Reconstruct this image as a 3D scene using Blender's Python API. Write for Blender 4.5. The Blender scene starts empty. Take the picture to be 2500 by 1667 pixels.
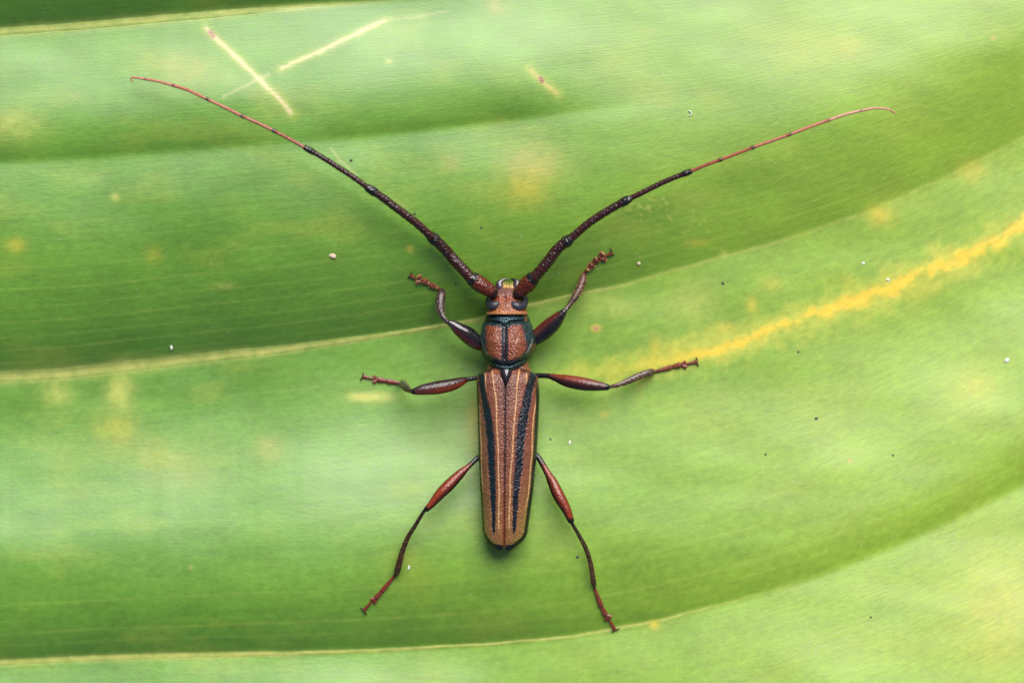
import bpy, math, random
import numpy as np
from mathutils import Vector

# ------------------------------------------------------------------ scale
S = 4.5e-5            # metres per unit; one unit = 0.045 mm, a leaf patch 2500 x 1667 units is 11 x 7.5 cm
LENS = 100.0
D = 2500.0 * LENS / 36.0          # camera height above the leaf plane, in units
scene = bpy.context.scene
COL = scene.collection

# ------------------------------------------------------------------ camera
cam_d = bpy.data.cameras.new('camera')
cam_d.lens = LENS; cam_d.sensor_width = 36.0
cam_d.clip_start = 0.005; cam_d.clip_end = 500.0
cam = bpy.data.objects.new('camera', cam_d); COL.objects.link(cam)
cam.location = (0, 0, D * S)
cam.rotation_euler = (0, 0, 0)
cam_d.dof.use_dof = True
cam_d.dof.focus_distance = (D - 118) * S
cam_d.dof.aperture_fstop = 11.0
scene.camera = cam

# ------------------------------------------------------------------ light
SUN_ELEV = math.radians(46); SUN_ROT = math.radians(16)     # rotation from +Y towards +X
world = bpy.data.worlds.new('World'); scene.world = world; world.use_nodes = True
wn = world.node_tree; wn.nodes.clear()
sky = wn.nodes.new('ShaderNodeTexSky'); sky.sky_type = 'NISHITA'; sky.sun_disc = False
sky.sun_elevation = SUN_ELEV; sky.sun_rotation = SUN_ROT
sky.air_density = 1.0; sky.dust_density = 2.5; sky.ozone_density = 1.0
bg = wn.nodes.new('ShaderNodeBackground'); bg.inputs['Strength'].default_value = 0.06
wo = wn.nodes.new('ShaderNodeOutputWorld')
wn.links.new(sky.outputs[0], bg.inputs[0]); wn.links.new(bg.outputs[0], wo.inputs[0])
sun_d = bpy.data.lights.new('sun', 'SUN'); sun_d.energy = 4.0; sun_d.angle = math.radians(50)
sun_d.color = (1.0, 0.975, 0.94)
sun = bpy.data.objects.new('sun', sun_d); COL.objects.link(sun)
sdir = Vector((math.sin(SUN_ROT) * math.cos(SUN_ELEV), math.cos(SUN_ROT) * math.cos(SUN_ELEV), math.sin(SUN_ELEV)))
sun.rotation_euler = sdir.to_track_quat('Z', 'Y').to_euler()
sun.location = sdir * 2
vs = scene.view_settings
vs.view_transform = 'Standard'; vs.look = 'None'; vs.gamma = 1.0; vs.use_curve_mapping = False
vs.exposure = 0.66

rng = np.random.default_rng(7)

# ------------------------------------------------------------------ helpers
PITCH = [0.0]        # the beetle stands on a slope: its heights are measured from a tilted plane
def W(u, v, h):
    """point of the leaf patch: u right, v down, h up (units) -> metres"""
    u = np.asarray(u, float); v = np.asarray(v, float); h = np.asarray(h, float)
    h = h + PITCH[0] * (v - 1000)
    f = (D - h) / D
    return np.stack(np.broadcast_arrays((u - 1250) * S * f, (833.5 - v) * S * f, h * S), -1)

def sm(a, b, x):
    t = np.clip((np.asarray(x, float) - a) / (b - a), 0, 1)
    return t * t * (3 - 2 * t)

def mixc(a, b, m):
    m = np.asarray(m)[..., None]
    return np.asarray(a) * (1 - m) + np.asarray(b) * m

_tab = rng.random((4, 256, 256))
def vn(x, y, k=0):
    x = np.asarray(x, float); y = np.asarray(y, float)
    xi = np.floor(x).astype(int); yi = np.floor(y).astype(int)
    fx = x - xi; fy = y - yi
    fx = fx * fx * (3 - 2 * fx); fy = fy * fy * (3 - 2 * fy)
    T = _tab[k % 4]; a = xi & 255; b = yi & 255; a1 = (xi + 1) & 255; b1 = (yi + 1) & 255
    return (T[a, b] * (1 - fx) + T[a1, b] * fx) * (1 - fy) + (T[a, b1] * (1 - fx) + T[a1, b1] * fx) * fy
def fbm(x, y, k=0, o=4):
    r = 0; am = 0.5; s = 0
    for i in range(o):
        r = r + am * vn(x * 2 ** i + 17.3 * i, y * 2 ** i + 5.1 * i, k + i); s += am; am *= 0.55
    return r / s

def ext_interp(x, xs, ys):
    """linear interpolation that goes on straight past both ends"""
    x = np.asarray(x, float); xs = np.asarray(xs, float); ys = np.asarray(ys, float)
    r = np.interp(x, xs, ys)
    l = (ys[1] - ys[0]) / (xs[1] - xs[0]); h = (ys[-1] - ys[-2]) / (xs[-1] - xs[-2])
    r = np.where(x < xs[0], ys[0] + (x - xs[0]) * l, r)
    return np.where(x > xs[-1], ys[-1] + (x - xs[-1]) * h, r)

def smooth_curve(pts, n):
    """Catmull-Rom through rows of pts, n samples, roughly even"""
    P = np.asarray(pts, float)
    if len(P) == 2:
        t = np.linspace(0, 1, n)[:, None]; return P[0] * (1 - t) + P[1] * t
    Q = np.vstack([2 * P[0] - P[1], P, 2 * P[-1] - P[-2]])
    seg = np.linalg.norm(np.diff(P[:, :2], axis=0), axis=1) + 1e-6
    cum = np.concatenate([[0], np.cumsum(seg)]); s = np.linspace(0, cum[-1], n)
    i = np.clip(np.searchsorted(cum, s, side='right') - 1, 0, len(P) - 2)
    t = ((s - cum[i]) / seg[i])[:, None]
    p0, p1, p2, p3 = Q[i], Q[i + 1], Q[i + 2], Q[i + 3]
    r = 0.5 * (2 * p1 + (p2 - p0) * t + (2 * p0 - 5 * p1 + 4 * p2 - p3) * t ** 2 + (3 * p1 - p0 - 3 * p2 + p3) * t ** 3)
    return r

def mesh_obj(name, verts, faces, mat, parent=None, col=None, met=None, vec=None, origin=None, smooth=True):
    verts = np.asarray(verts, float).reshape(-1, 3)
    if origin is not None: verts = verts - np.asarray(origin)
    me = bpy.data.meshes.new(name)
    faces = np.asarray(faces)
    n = len(faces); k = faces.shape[1]
    me.vertices.add(len(verts)); me.vertices.foreach_set('co', verts.astype(np.float32).ravel())
    me.loops.add(n * k); me.loops.foreach_set('vertex_index', faces.astype(np.int32).ravel())
    me.polygons.add(n); me.polygons.foreach_set('loop_start', np.arange(0, n * k, k, dtype=np.int32))
    me.update(calc_edges=True)
    me.polygons.foreach_set('use_smooth', np.full(n, smooth))
    if col is not None:
        c = np.ones((len(verts), 4), np.float32); c[:, :3] = np.clip(np.asarray(col).reshape(-1, 3), 0, 1)
        a = me.attributes.new('col', 'FLOAT_COLOR', 'POINT'); a.data.foreach_set('color', c.ravel())
    if met is not None:
        a = me.attributes.new('met', 'FLOAT', 'POINT'); a.data.foreach_set('value', np.asarray(met, np.float32).ravel())
    if vec is not None:
        a = me.attributes.new('vu', 'FLOAT_VECTOR', 'POINT'); a.data.foreach_set('vector', np.asarray(vec, np.float32).ravel())
    me.validate()
    me.materials.append(mat)
    o = bpy.data.objects.new(name, me); COL.objects.link(o)
    if parent is not None: o.parent = parent
    return o

def grid_faces(r, c, closed=False):
    i = np.arange(r - 1)[:, None]; j = np.arange(c if closed else c - 1)[None, :]
    a = i * c + j; b = i * c + (j + 1) % c
    return np.stack([a, b, b + c, a + c], -1).reshape(-1, 4)

def tag(o, label=None, cat=None, group=None, kind=None):
    if label: o['label'] = label
    if cat: o['category'] = cat
    if group: o['group'] = group
    if kind: o['kind'] = kind
    return o

# ------------------------------------------------------------------ materials
def new_mat(name):
    m = bpy.data.materials.new(name); m.use_nodes = True
    nt = m.node_tree; b = nt.nodes['Principled BSDF']
    return m, nt, b
def nd(nt, t, **kw):
    n = nt.nodes.new(t)
    for k, v in kw.items(): setattr(n, k, v)
    return n

def leaf_material():
    m, nt, b = new_mat('leaf_surface'); L = nt.links
    at = nd(nt, 'ShaderNodeAttribute', attribute_name='col')
    vu = nd(nt, 'ShaderNodeAttribute', attribute_name='vu')
    mp = nd(nt, 'ShaderNodeMapping'); mp.inputs['Scale'].default_value = (0.006, 0.09, 1)
    L.new(vu.outputs['Vector'], mp.inputs['Vector'])
    n1 = nd(nt, 'ShaderNodeTexNoise'); n1.inputs['Scale'].default_value = 1.0; n1.inputs['Detail'].default_value = 5
    L.new(mp.outputs[0], n1.inputs['Vector'])
    mp2 = nd(nt, 'ShaderNodeMapping'); mp2.inputs['Scale'].default_value = (0.045, 0.075, 1)
    L.new(vu.outputs['Vector'], mp2.inputs['Vector'])
    n2 = nd(nt, 'ShaderNodeTexNoise'); n2.inputs['Scale'].default_value = 1.0; n2.inputs['Detail'].default_value = 6; n2.inputs['Roughness'].default_value = 0.65
    L.new(mp2.outputs[0], n2.inputs['Vector'])
    def rmp(src, lo, hi):
        r = nd(nt, 'ShaderNodeMapRange'); r.inputs['From Min'].default_value = 0.25; r.inputs['From Max'].default_value = 0.75
        r.inputs['To Min'].default_value = lo; r.inputs['To Max'].default_value = hi
        L.new(src, r.inputs['Value']); return r.outputs[0]
    mu = nd(nt, 'ShaderNodeMath', operation='MULTIPLY')
    L.new(rmp(n1.outputs['Fac'], 0.94, 1.06), mu.inputs[0]); L.new(rmp(n2.outputs['Fac'], 0.84, 1.16), mu.inputs[1])
    vm = nd(nt, 'ShaderNodeVectorMath', operation='SCALE')
    L.new(at.outputs['Color'], vm.inputs[0]); L.new(mu.outputs[0], vm.inputs['Scale'])
    L.new(vm.outputs[0], b.inputs['Base Color'])
    L.new(rmp(n2.outputs['Fac'], 0.42, 0.52), b.inputs['Roughness'])
    b.inputs['Specular IOR Level'].default_value = 0.75
    # fine relief
    n3 = nd(nt, 'ShaderNodeTexNoise'); n3.inputs['Detail'].default_value = 3
    mp3 = nd(nt, 'ShaderNodeMapping'); mp3.inputs['Scale'].default_value = (0.07, 0.16, 1)
    L.new(vu.outputs['Vector'], mp3.inputs['Vector']); L.new(mp3.outputs[0], n3.inputs['Vector']); n3.inputs['Scale'].default_value = 1.0
    b1 = nd(nt, 'ShaderNodeBump'); b1.inputs['Strength'].default_value = 0.22; b1.inputs['Distance'].default_value = 2.0 * S
    L.new(n3.outputs['Fac'], b1.inputs['Height'])
    b2 = nd(nt, 'ShaderNodeBump'); b2.inputs['Strength'].default_value = 0.14; b2.inputs['Distance'].default_value = 2.0 * S
    L.new(n1.outputs['Fac'], b2.inputs['Height']); L.new(b1.outputs[0], b2.inputs['Normal'])
    L.new(b2.outputs[0], b.inputs['Normal'])
    return m

def chitin(name, rough, gran_size=0.0, gran_depth=0.0, coat=0.0, spec=0.5, hair=0.0):
    """beetle cuticle: colour from the 'col' attribute, grains of gran_size units"""
    m, nt, b = new_mat(name); L = nt.links
    at = nd(nt, 'ShaderNodeAttribute', attribute_name='col')
    me = nd(nt, 'ShaderNodeAttribute', attribute_name='met')
    tc = nd(nt, 'ShaderNodeTexCoord')
    no = nd(nt, 'ShaderNodeTexNoise'); no.inputs['Scale'].default_value = 1 / (9 * S); no.inputs['Detail'].default_value = 4
    L.new(tc.outputs['Object'], no.inputs['Vector'])
    r = nd(nt, 'ShaderNodeMapRange'); r.inputs['From Min'].default_value = .25; r.inputs['From Max'].default_value = .75
    r.inputs['To Min'].default_value = .55; r.inputs['To Max'].default_value = .95
    L.new(no.outputs['Fac'], r.inputs['Value'])
    vm = nd(nt, 'ShaderNodeVectorMath', operation='SCALE')
    L.new(at.outputs['Color'], vm.inputs[0]); L.new(r.outputs[0], vm.inputs['Scale'])
    L.new(vm.outputs[0], b.inputs['Base Color'])
    L.new(me.outputs['Fac'], b.inputs['Metallic'])
    b.inputs['Roughness'].default_value = rough
    b.inputs['Specular IOR Level'].default_value = spec
    b.inputs['Coat Weight'].default_value = coat; b.inputs['Coat Roughness'].default_value = 0.12
    if gran_size > 0:
        vo = nd(nt, 'ShaderNodeTexVoronoi'); vo.feature = 'SMOOTH_F1'; vo.inputs['Scale'].default_value = 1 / (gran_size * S)
        vo.inputs['Smoothness'].default_value = 0.4
        L.new(tc.outputs['Object'], vo.inputs['Vector'])
        bm = nd(nt, 'ShaderNodeBump'); bm.invert = True
        bm.inputs['Strength'].default_value = 1.0; bm.inputs['Distance'].default_value = gran_depth * S
        L.new(vo.outputs['Distance'], bm.inputs['Height']); L.new(bm.outputs[0], b.inputs['Normal'])
    return m

def plain(name, col, rough=0.6, var=0.25, size=20):
    m, nt, b = new_mat(name); L = nt.links
    tc = nd(nt, 'ShaderNodeTexCoord')
    no = nd(nt, 'ShaderNodeTexNoise'); no.inputs['Scale'].default_value = 1 / (size * S); no.inputs['Detail'].default_value = 5
    L.new(tc.outputs['Object'], no.inputs['Vector'])
    cr = nd(nt, 'ShaderNodeValToRGB')
    cr.color_ramp.elements[0].position = .3; cr.color_ramp.elements[1].position = .7
    cr.color_ramp.elements[0].color = (*[c * (1 - var) for c in col], 1); cr.color_ramp.elements[1].color = (*[min(1, c * (1 + var)) for c in col], 1)
    L.new(no.outputs['Fac'], cr.inputs[0]); L.new(cr.outputs[0], b.inputs['Base Color'])
    b.inputs['Roughness'].default_value = rough
    return m

M_LEAF = leaf_material()
M_ELY = chitin('elytron_cuticle', 0.28, 4.4, 1.6, 0.0, 0.34)
M_PRO = chitin('pronotum_cuticle', 0.22, 4.6, 2.3, 0.0, 0.4)
M_HEAD = chitin('head_cuticle', 0.23, 4.4, 2.0, 0.0, 0.4)
M_ANT = chitin('antenna_cuticle', 0.20, 0, 0, 0.0, 0.42)
M_SMOOTH = chitin('glossy_cuticle', 0.13, 6.0, 0.15, 0.0, 0.6)
M_LEG = chitin('leg_cuticle', 0.20, 4.0, 0.6, 0.0, 0.36)
M_EYE = chitin('compound_eye', 0.42, 2.0, 0.25, 0.0, 0.5)
M_HAIR = plain('golden_bristle', (0.72, 0.50, 0.16), 0.5, 0.2, 5)
M_WHITE = plain('white_crumb', (0.56, 0.56, 0.50), 0.6, 0.12, 4)
M_PINK = plain('pinkish_grain', (0.48, 0.36, 0.25), 0.55, 0.15, 6)
M_DARK = plain('dark_grit', (0.03, 0.035, 0.03), 0.6, 0.3, 3)
M_SOIL = plain('soil', (0.055, 0.04, 0.027), 0.95, 0.5, 900)
M_STALK = plain('leaf_stalk', (0.10, 0.17, 0.03), 0.5, 0.25, 120)

# ------------------------------------------------------------------ ground (far below the leaf)
GZ = -0.32
gx = np.array([-60, -6, -1, -.4, -.2, 0, .2, .4, 1, 6, 60.0])
GX, GY = np.meshgrid(gx, gx, indexing='ij')
ground = mesh_obj('ground', np.stack([GX, GY, GZ + 0.01 * (vn(GX * 9 + 3, GY * 9, 1) - .5) * (abs(GX) < 5) * (abs(GY) < 5)], -1), grid_faces(11, 11), M_SOIL)
tag(ground, kind='structure')

# ------------------------------------------------------------------ leaf relief
V_PTS = [
    ([-400, 0, 400, 750, 1100, 1700, 2500], [-330, -300, -330, -370, -410, -500, -720]),
    ([-400, 0, 200, 400, 750, 1100, 1700, 2500], [100, 72, 58, 40, 10, -14, -70, -260]),
    ([-400, 0, 250, 560, 860, 1150, 1350, 1500, 1800, 2500], [410, 396, 383, 358, 336, 304, 280, 262, 215, 40]),
    ([-400, 0, 150, 400, 700, 1000, 1170, 1300, 1500, 1700, 1900, 2100, 2300, 2500, 2800], [922, 918, 911, 882, 850, 808, 778, 742, 699, 645, 590, 522, 438, 335, 150]),
    ([-400, 0, 200, 400, 800, 1200, 1400, 1600, 1800, 2000, 2200, 2350, 2500, 2800], [1628, 1617, 1607, 1600, 1592, 1572, 1552, 1515, 1465, 1405, 1325, 1255, 1180, 1000]),
    ([-400, 0, 800, 1600, 2200, 2800], [2280, 2260, 2230, 2170, 2030, 1740]),
]
def vein_v(k, u): return ext_interp(u, *V_PTS[k])

PROF = [
    ([0, .2, .6, .85, 1], [.6, .6, .1, -.8, -1.0]),
    ([0, .06, .25, .5, .7, .9, 1], [.45, .65, .85, .72, .36, -.05, -.4]),
    ([0, .06, .2, .4, .6, .8, .95, 1], [.40, .50, .36, .08, -.18, -.55, -.95, -1.0]),
    ([0, .1, .25, .42, .55, .68, .8, .9, .97, 1], [.20, .28, .52, .78, .72, .36, -.02, -.45, -.85, -.95]),
    ([0, .1, .4, .6, 1], [.55, .75, .8, .4, -.6]),
]
PROF_RU = ([0, .4, .55, .7, .9, 1], [.62, .55, .38, .06, -.12, -.2])
PROF_RL = ([0, .12, .3, .5, .7, .85, .95, 1], [.28, .30, .28, .5, .62, .5, .06, -.1])

DU = 20.0; UG = np.arange(-400, 2901, DU); VG = np.arange(-400, 2071, 0.5)
_u, _v = np.meshgrid(UG, VG, indexing='ij')
def band(u, v):
    """index of the pleat and the place across it, 0 at its upper vein"""
    vv = [vein_v(k, u) for k in range(6)]
    k = np.zeros(np.shape(u), int); t = np.zeros(np.shape(u))
    for i in range(5):
        inside = (v >= vv[i]) & ((v < vv[i + 1]) if i < 4 else True)
        k = np.where(inside, i, k)
        t = np.where(inside, (v - vv[i]) / np.maximum(vv[i + 1] - vv[i], 1), t)
    return k, np.clip(t, 0, 1)
_k, _t = band(_u, _v)
slope = np.zeros_like(_u)
for i in range(5):
    slope = np.where(_k == i, np.interp(_t, *PROF[i]), slope)
# to the right the small crease dies out and the pleats flatten
v1, v3, v4 = vein_v(1, _u), vein_v(3, _u), vein_v(4, _u)
tr = np.where(_v < v3, np.clip((_v - v1) / (v3 - v1), 0, 1), np.clip((_v - v3) / (v4 - v3), 0, 1))
tr = np.where(_v > v4, np.clip((_v - v4) / 700, 0, 1), tr)
right = np.where(_v < v3, np.interp(tr, *PROF_RU), np.where(_v < v4, np.interp(tr, *PROF_RL), .62))
wr = sm(900, 2100, _u)
crease_gap = np.exp(-((_u - 720) / 130) ** 2) * 0.45
wr2 = np.where((_k == 1) | ((_k == 2) & (_t < .25)), np.maximum(sm(1150, 1680, _u), crease_gap), wr)
slope = slope * (1 - wr2) + right * wr2
slope *= 0.56
# slow undulation so that no pleat is perfect
ker = np.exp(-0.5 * (np.arange(-30, 31) / 11.0) ** 2); ker /= ker.sum()
slope = np.apply_along_axis(lambda a: np.convolve(np.pad(a, 30, mode='edge'), ker, 'valid'), 1, slope)
HG = (np.cumsum(slope, 1) * 0.5)[:, ::6]; VG = VG[::6]; _u = _u[:, ::6]; _v = _v[:, ::6]
HG -= (slope.mean() * (VG - VG.mean()))[None, :]
HG -= np.interp(UG, UG, np.convolve(np.pad(HG[:, np.argmin(abs(VG - 950))], 20, mode='edge'), np.ones(41) / 41, 'valid'))[:, None] * .8
HG += 16 * (fbm(_u / 520, _v / 330, 1, 2) - .5) + 5 * (fbm(_u / 260, _v / 120, 2, 2) - .5)
HG -= HG[np.argmin(abs(UG - 1234)), np.argmin(abs(VG - 1000))]
def leaf_h(u, v):
    """smooth (cubic in both directions) height of the leaf skin"""
    a = np.clip((np.asarray(u, float) - UG[0]) / DU, 1, len(UG) - 3.01); b = np.clip((np.asarray(v, float) - VG[0]) / 3.0, 1, len(VG) - 3.01)
    i = a.astype(int); j = b.astype(int); fa = a - i; fb = b - j
    def w4(t): return ((1 - t) ** 3 / 6, (3 * t ** 3 - 6 * t ** 2 + 4) / 6, (-3 * t ** 3 + 3 * t ** 2 + 3 * t + 1) / 6, t ** 3 / 6)
    wa = w4(fa); wb = w4(fb); r = 0
    for p in range(4):
        for q in range(4): r = r + wa[p] * wb[q] * HG[i + p - 1, j + q - 1]
    return r
def LH(u, v): return float(leaf_h(np.array([u]), np.array([v]))[0]) - PITCH[0] * (v - 1000)

# ------------------------------------------------------------------ leaf colour (pigment, stains, scars)
def seg_dist(u, v, pts):
    """distance to a polyline and the place along it 0..1"""
    P = np.asarray(pts, float); best = np.full(np.shape(u), 1e9); al = np.zeros(np.shape(u))
    L = np.concatenate([[0], np.cumsum(np.linalg.norm(np.diff(P, axis=0), axis=1))])
    for i in range(len(P) - 1):
        d = P[i + 1] - P[i]; n2 = d @ d
        t = np.clip(((u - P[i, 0]) * d[0] + (v - P[i, 1]) * d[1]) / n2, 0, 1)
        q = np.hypot(u - P[i, 0] - t * d[0], v - P[i, 1] - t * d[1])
        m = q < best; best = np.where(m, q, best)
        al = np.where(m, (L[i] + t * (L[i + 1] - L[i])) / L[-1], al)
    return best, al

STREAK = [(1290, 925), (1376, 905), (1479, 908), (1540, 896), (1606, 882), (1734, 859), (1836, 825), (1963, 780), (2065, 746), (2167, 706), (2244, 672), (2346, 626), (2422, 596), (2500, 548), (2700, 420)]
BLOTCH = [  # u, v, ru, rv, strength, kind (0 yellow, 1 tan-pink, 2 pale yellow)
    (292, 951, 34, 46, .55, 2), (141, 961, 40, 34, .35, 2), (903, 969, 52, 13, .8, 2), (372, 1094, 45, 32, .22, 1),
    (282, 1047, 55, 45, .3, 0), (656, 1094, 34, 32, .32, 1), (441, 1142, 90, 50, .2, 1), (1159, 1036, 22, 60, .4, 0),
    (37, 598, 26, 18, .45, 0), (32, 303, 75, 45, .38, 2), (375, 622, 22, 22, .25, 0), (282, 481, 12, 10, .4, 2),
    (452, 170, 75, 42, .28, 1), (1002, 609, 9, 9, .6, 0), (548, 697, 30, 8, .3, 2), (1303, 400, 75, 48, .5, 1),
    (1285, 460, 55, 45, .4, 0), (1102, 395, 28, 22, .3, 1), (2149, 527, 34, 24, .7, 0), (2372, 420, 34, 24, .55, 0), (2374, 946, 60, 45, .3, 0),
    (1598, 1525, 13, 11, .7, 0), (1476, 1012, 10, 9, .5, 0), (1766, 620, 10, 9, .5, 2), (1702, 592, 30, 10, .3, 0),
    (2069, 114, 50, 30, .25, 0), (1771, 803, 30, 16, .5, 0), (1835, 745, 14, 22, .5, 0), (1883, 691, 30, 20, .3, 0),
    (1640, 860, 24, 20, .6, 0), (1600, 850, 14, 26, .5, 0), (1690, 730, 60, 50, .3, 2), (1000, 1400, 60, 60, .1, 0),
    (2440, 1480, 120, 160, .3, 0), (2060, 690, 40, 18, .2, 0), (2200, 1570, 200, 40, .15, 2), (950, 150, 9, 7, .5, 2),
    (1500, 745, 90, 24, .22, 2), (1960, 120, 80, 60, .15, 0), (1210, 20, 30, 22, .3, 1), (466, 1385, 5, 5, .7, 1),
]
def leaf_colour(u, v):
    k, t = band(u, v)
    left = np.array([0.098, 0.226, 0.018]); rightc = np.array([0.205, 0.318, 0.020]); deep = np.array([0.064, 0.180, 0.008])
    wx = sm(500, 2500, u + 260 * (fbm(u / 500, v / 400, 3, 3) - .5) + 0.25 * (v - 800))
    c = mixc(left, rightc, wx * .85)
    low = fbm(u / 260 + 3, v / 120, 0, 4)
    c = mixc(c, deep, sm(.45, .8, low) * .5 * (1 - wx))
    c = c * (0.82 + 0.36 * fbm(u / 90, v / 45 + 40, 1, 4))[..., None]
    yel = np.array([0.24, 0.30, 0.030])
    c = mixc(c, yel, sm(.52, .82, fbm(u / 170 + 9, v / 80 + 2, 2, 4)) * .35)
    # fine parallel veins inside the pleats
    vv = v + 3 * (fbm(u / 160, v / 90, 2, 2) - .5)
    _, tt = band(u, vv)
    for kk, tm, st in ((2, .50, .14), (2, .60, .22), (2, .68, .16), (2, .75, .26), (2, .82, .2), (2, .88, .3), (2, .94, .2), (3, .80, .18), (3, .90, .28), (3, .94, .2), (3, .14, .12), (3, .55, .08), (1, .6, .1), (1, .8, .1), (2, .3, .1)):
        bw = np.where(kk == 2, 540, 680)
        m = np.exp(-((tt - tm) * bw / 2.6) ** 2) * (k == kk) * st * (0.5 + fbm(u / 60 + tm * 40, v / 200, 3, 2)) 
        c = mixc(c, np.array([0.30, 0.38, 0.06]), np.clip(m * 1.0, 0, 1))
    # pale main veins
    n = fbm(u / 26, v / 40, 1, 3)
    for kk, off, wl, wrr, st in ((1, 6, 13, 5, .6), (3, 1, 15, 4.5, .85), (4, 0, 8, 3, .9)):
        w = wl + (wrr - wl) * sm(300, 1100, u)
        d = v - vein_v(kk, u) - off + 5 * (fbm(u / 70, v * 0 + kk, 2, 3) - .5)
        fade = 1 - sm(1500, 2000, u) if kk == 4 else (1 - sm(700, 1100, u) if kk == 1 else 1 - .65 * sm(1000, 2000, u))
        m = np.exp(-(d / w) ** 2) * st * fade * (0.55 + 0.9 * n)
        c = mixc(c, np.array([0.46, 0.47, 0.12]), np.clip(m, 0, 1))
    # yellow stains
    cols = [np.array([0.42, 0.36, 0.028]), np.array([0.33, 0.29, 0.060]), np.array([0.40, 0.42, 0.085])]
    wob = 1 + 1.1 * (fbm(u / 22, v / 22, 0, 3) - .5)
    for bu, bv, ru, rv, st, kd in BLOTCH:
        m = np.exp(-(((u - bu) / ru) ** 2 + ((v - bv) / rv) ** 2)) * st * wob * 1.3
        c = mixc(c, cols[kd], np.clip(m, 0, 1))
    fr = sm(.56, .74, fbm(u / 9, v / 7, 3, 2)) * np.exp(-(((u - 1590) / 70) ** 2 + ((v - 505) / 35) ** 2)) * .55
    fr = fr + sm(.58, .76, fbm(u / 9, v / 7, 3, 2)) * np.exp(-(((u - 1680) / 80) ** 2 + ((v - 545) / 30) ** 2)) * .3
    c = mixc(c, cols[2], np.clip(fr, 0, 1))
    # yellow streak along a dying vein, frayed edges
    d, al = seg_dist(u + 26 * (fbm(u / 40, v / 40 + 8, 1, 4) - .5), v + 42 * (fbm(u / 34 + 4, v / 50, 2, 4) - .5), STREAK)
    nA = fbm(u / 44 + 2, v / 44, 0, 4) - .5; nB = fbm(u / 20 + 5, v / 20, 2, 4) - .5
    halo = sm(1.45, 0, d / (32 + 24 * al) + 2.2 * nA) * sm(0, .1, al) * .7
    core = .9 * sm(1.9, -.25, d / (7 + 9 * al) + 2.3 * nB + 1.2 * nA) * sm(.10, .34, al)
    spur = sm(.55, .7, fbm(u / 26 + 31, v / 40 + 3, 1, 3)) * np.exp(-(d / 55) ** 2) * .5 * sm(.03, .2, al)
    c = mixc(c, np.array([0.40, 0.40, 0.040]), np.clip(np.maximum(halo, spur), 0, 1))
    c = mixc(c, np.array([0.66, 0.44, 0.022]), np.clip(core * .95, 0, 1))
    # scars
    def scar(c, pts, w, st, colr, halo=0.0, wig=3.0):
        d, al = seg_dist(u + wig * (vn(u / 14, v / 14, 1) - .5), v + wig * (vn(u / 12 + 9, v / 12, 2) - .5), pts)
        if halo: c = mixc(c, np.array([0.36, 0.40, 0.045]), np.exp(-(d / (w * 2.6)) ** 2) * halo)
        m = np.exp(-(d / (w * (0.7 + .6 * vn(u / 20, v / 20, 3)))) ** 2) * st * sm(0, .03, al) * sm(0, .03, 1 - al)
        return mixc(c, np.array(colr), np.clip(m, 0, 1))
    cream = (0.50, 0.42, 0.21)
    c = scar(c, [(500, 66), (520, 88), (560, 124), (620, 182), (665, 226), (690, 250), (716, 282)], 5.0, .85, cream, .4)
    c = scar(c, [(680, 172), (720, 152), (790, 122), (850, 92), (905, 66), (948, 49)], 4.5, .85, cream, .35)
    c = scar(c, [(945, 50), (1020, 42), (1100, 28)], 2.5, .3, cream)
    c = scar(c, [(538, 240), (575, 222), (615, 202), (660, 180)], 3.0, .4, cream)
    c = scar(c, [(804, 358), (830, 392), (850, 408), (874, 430)], 3.5, .5, (0.34, 0.36, 0.12))
    c = scar(c, [(952, 478), (975, 494), (998, 510)], 3.5, .35, (0.30, 0.33, 0.09))
    c = scar(c, [(1292, 170), (1322, 197), (1364, 232)], 5.0, .7, (0.42, 0.34, 0.10), .5)
    c = scar(c, [(510, 76), (524, 92)], 7.0, .9, (0.26, 0.10, 0.07))
    c = scar(c, [(1317, 190), (1328, 203)], 5.5, .95, (0.22, 0.07, 0.045))
    # small ringed spots
    for su, sv, r in ((1455, 801, 1.0), (2425, 93, .5), (2076, 1124, .5)):
        q = np.hypot(u - su, (v - sv) * 1.15) / r + 5 * (vn(u / 6, v / 6, 1) - .5)
        c = mixc(c, np.array([0.40, 0.32, 0.05]), (1 - sm(8, 17, q)) * .8)
        c = mixc(c, np.array([0.36, 0.17, 0.10]), (1 - sm(3, 8, q)) * .85)
    return c

def phase_vec(u, v):
    k, t = band(u, v)
    return np.stack([u, (k + t) * 600.0, np.zeros_like(u)], -1)

# ------------------------------------------------------------------ leaf mesh: dense around the beetle, coarse towards tip and base
ui = np.concatenate([-5200 + 4700 * np.linspace(0, 1, 60) ** .7, np.linspace(-460, 2960, 880), 3000 + 4600 * np.linspace(0, 1, 60) ** 1.3])
vi = np.concatenate([np.linspace(-1500, -340, 26), np.linspace(-300, 1970, 590), np.linspace(2010, 3200, 26)])
LU, LV = np.meshgrid(ui, vi, indexing='ij')
wdt = np.where(LU < 0, sm(-5250, -460, LU) ** .6, 1 - sm(2960, 7650, LU) ** 1.4)
wdt = np.maximum(wdt, 0.012)
vc = 850 - 0.00004 * np.maximum(LU - 2960, 0) ** 2
LVm = np.where((LU > -460) & (LU < 2960), LV, vc + (LV - 850) * wdt)
lh = leaf_h(LU, LVm)
edge = np.maximum(np.abs(LU - 1250) - 1650, 0); edv = np.maximum(np.abs(LVm - 833) - 1130, 0)
LHm = lh - 0.00005 * edge ** 2 - 0.0001 * edv ** 2
inner = W(LU, LVm, LHm)
leaf_root = bpy.data.objects.new('leaf', None); COL.objects.link(leaf_root)
tag(leaf_root, 'broad pleated green leaf with a frayed yellow streak and pale veins', 'leaf')
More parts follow.
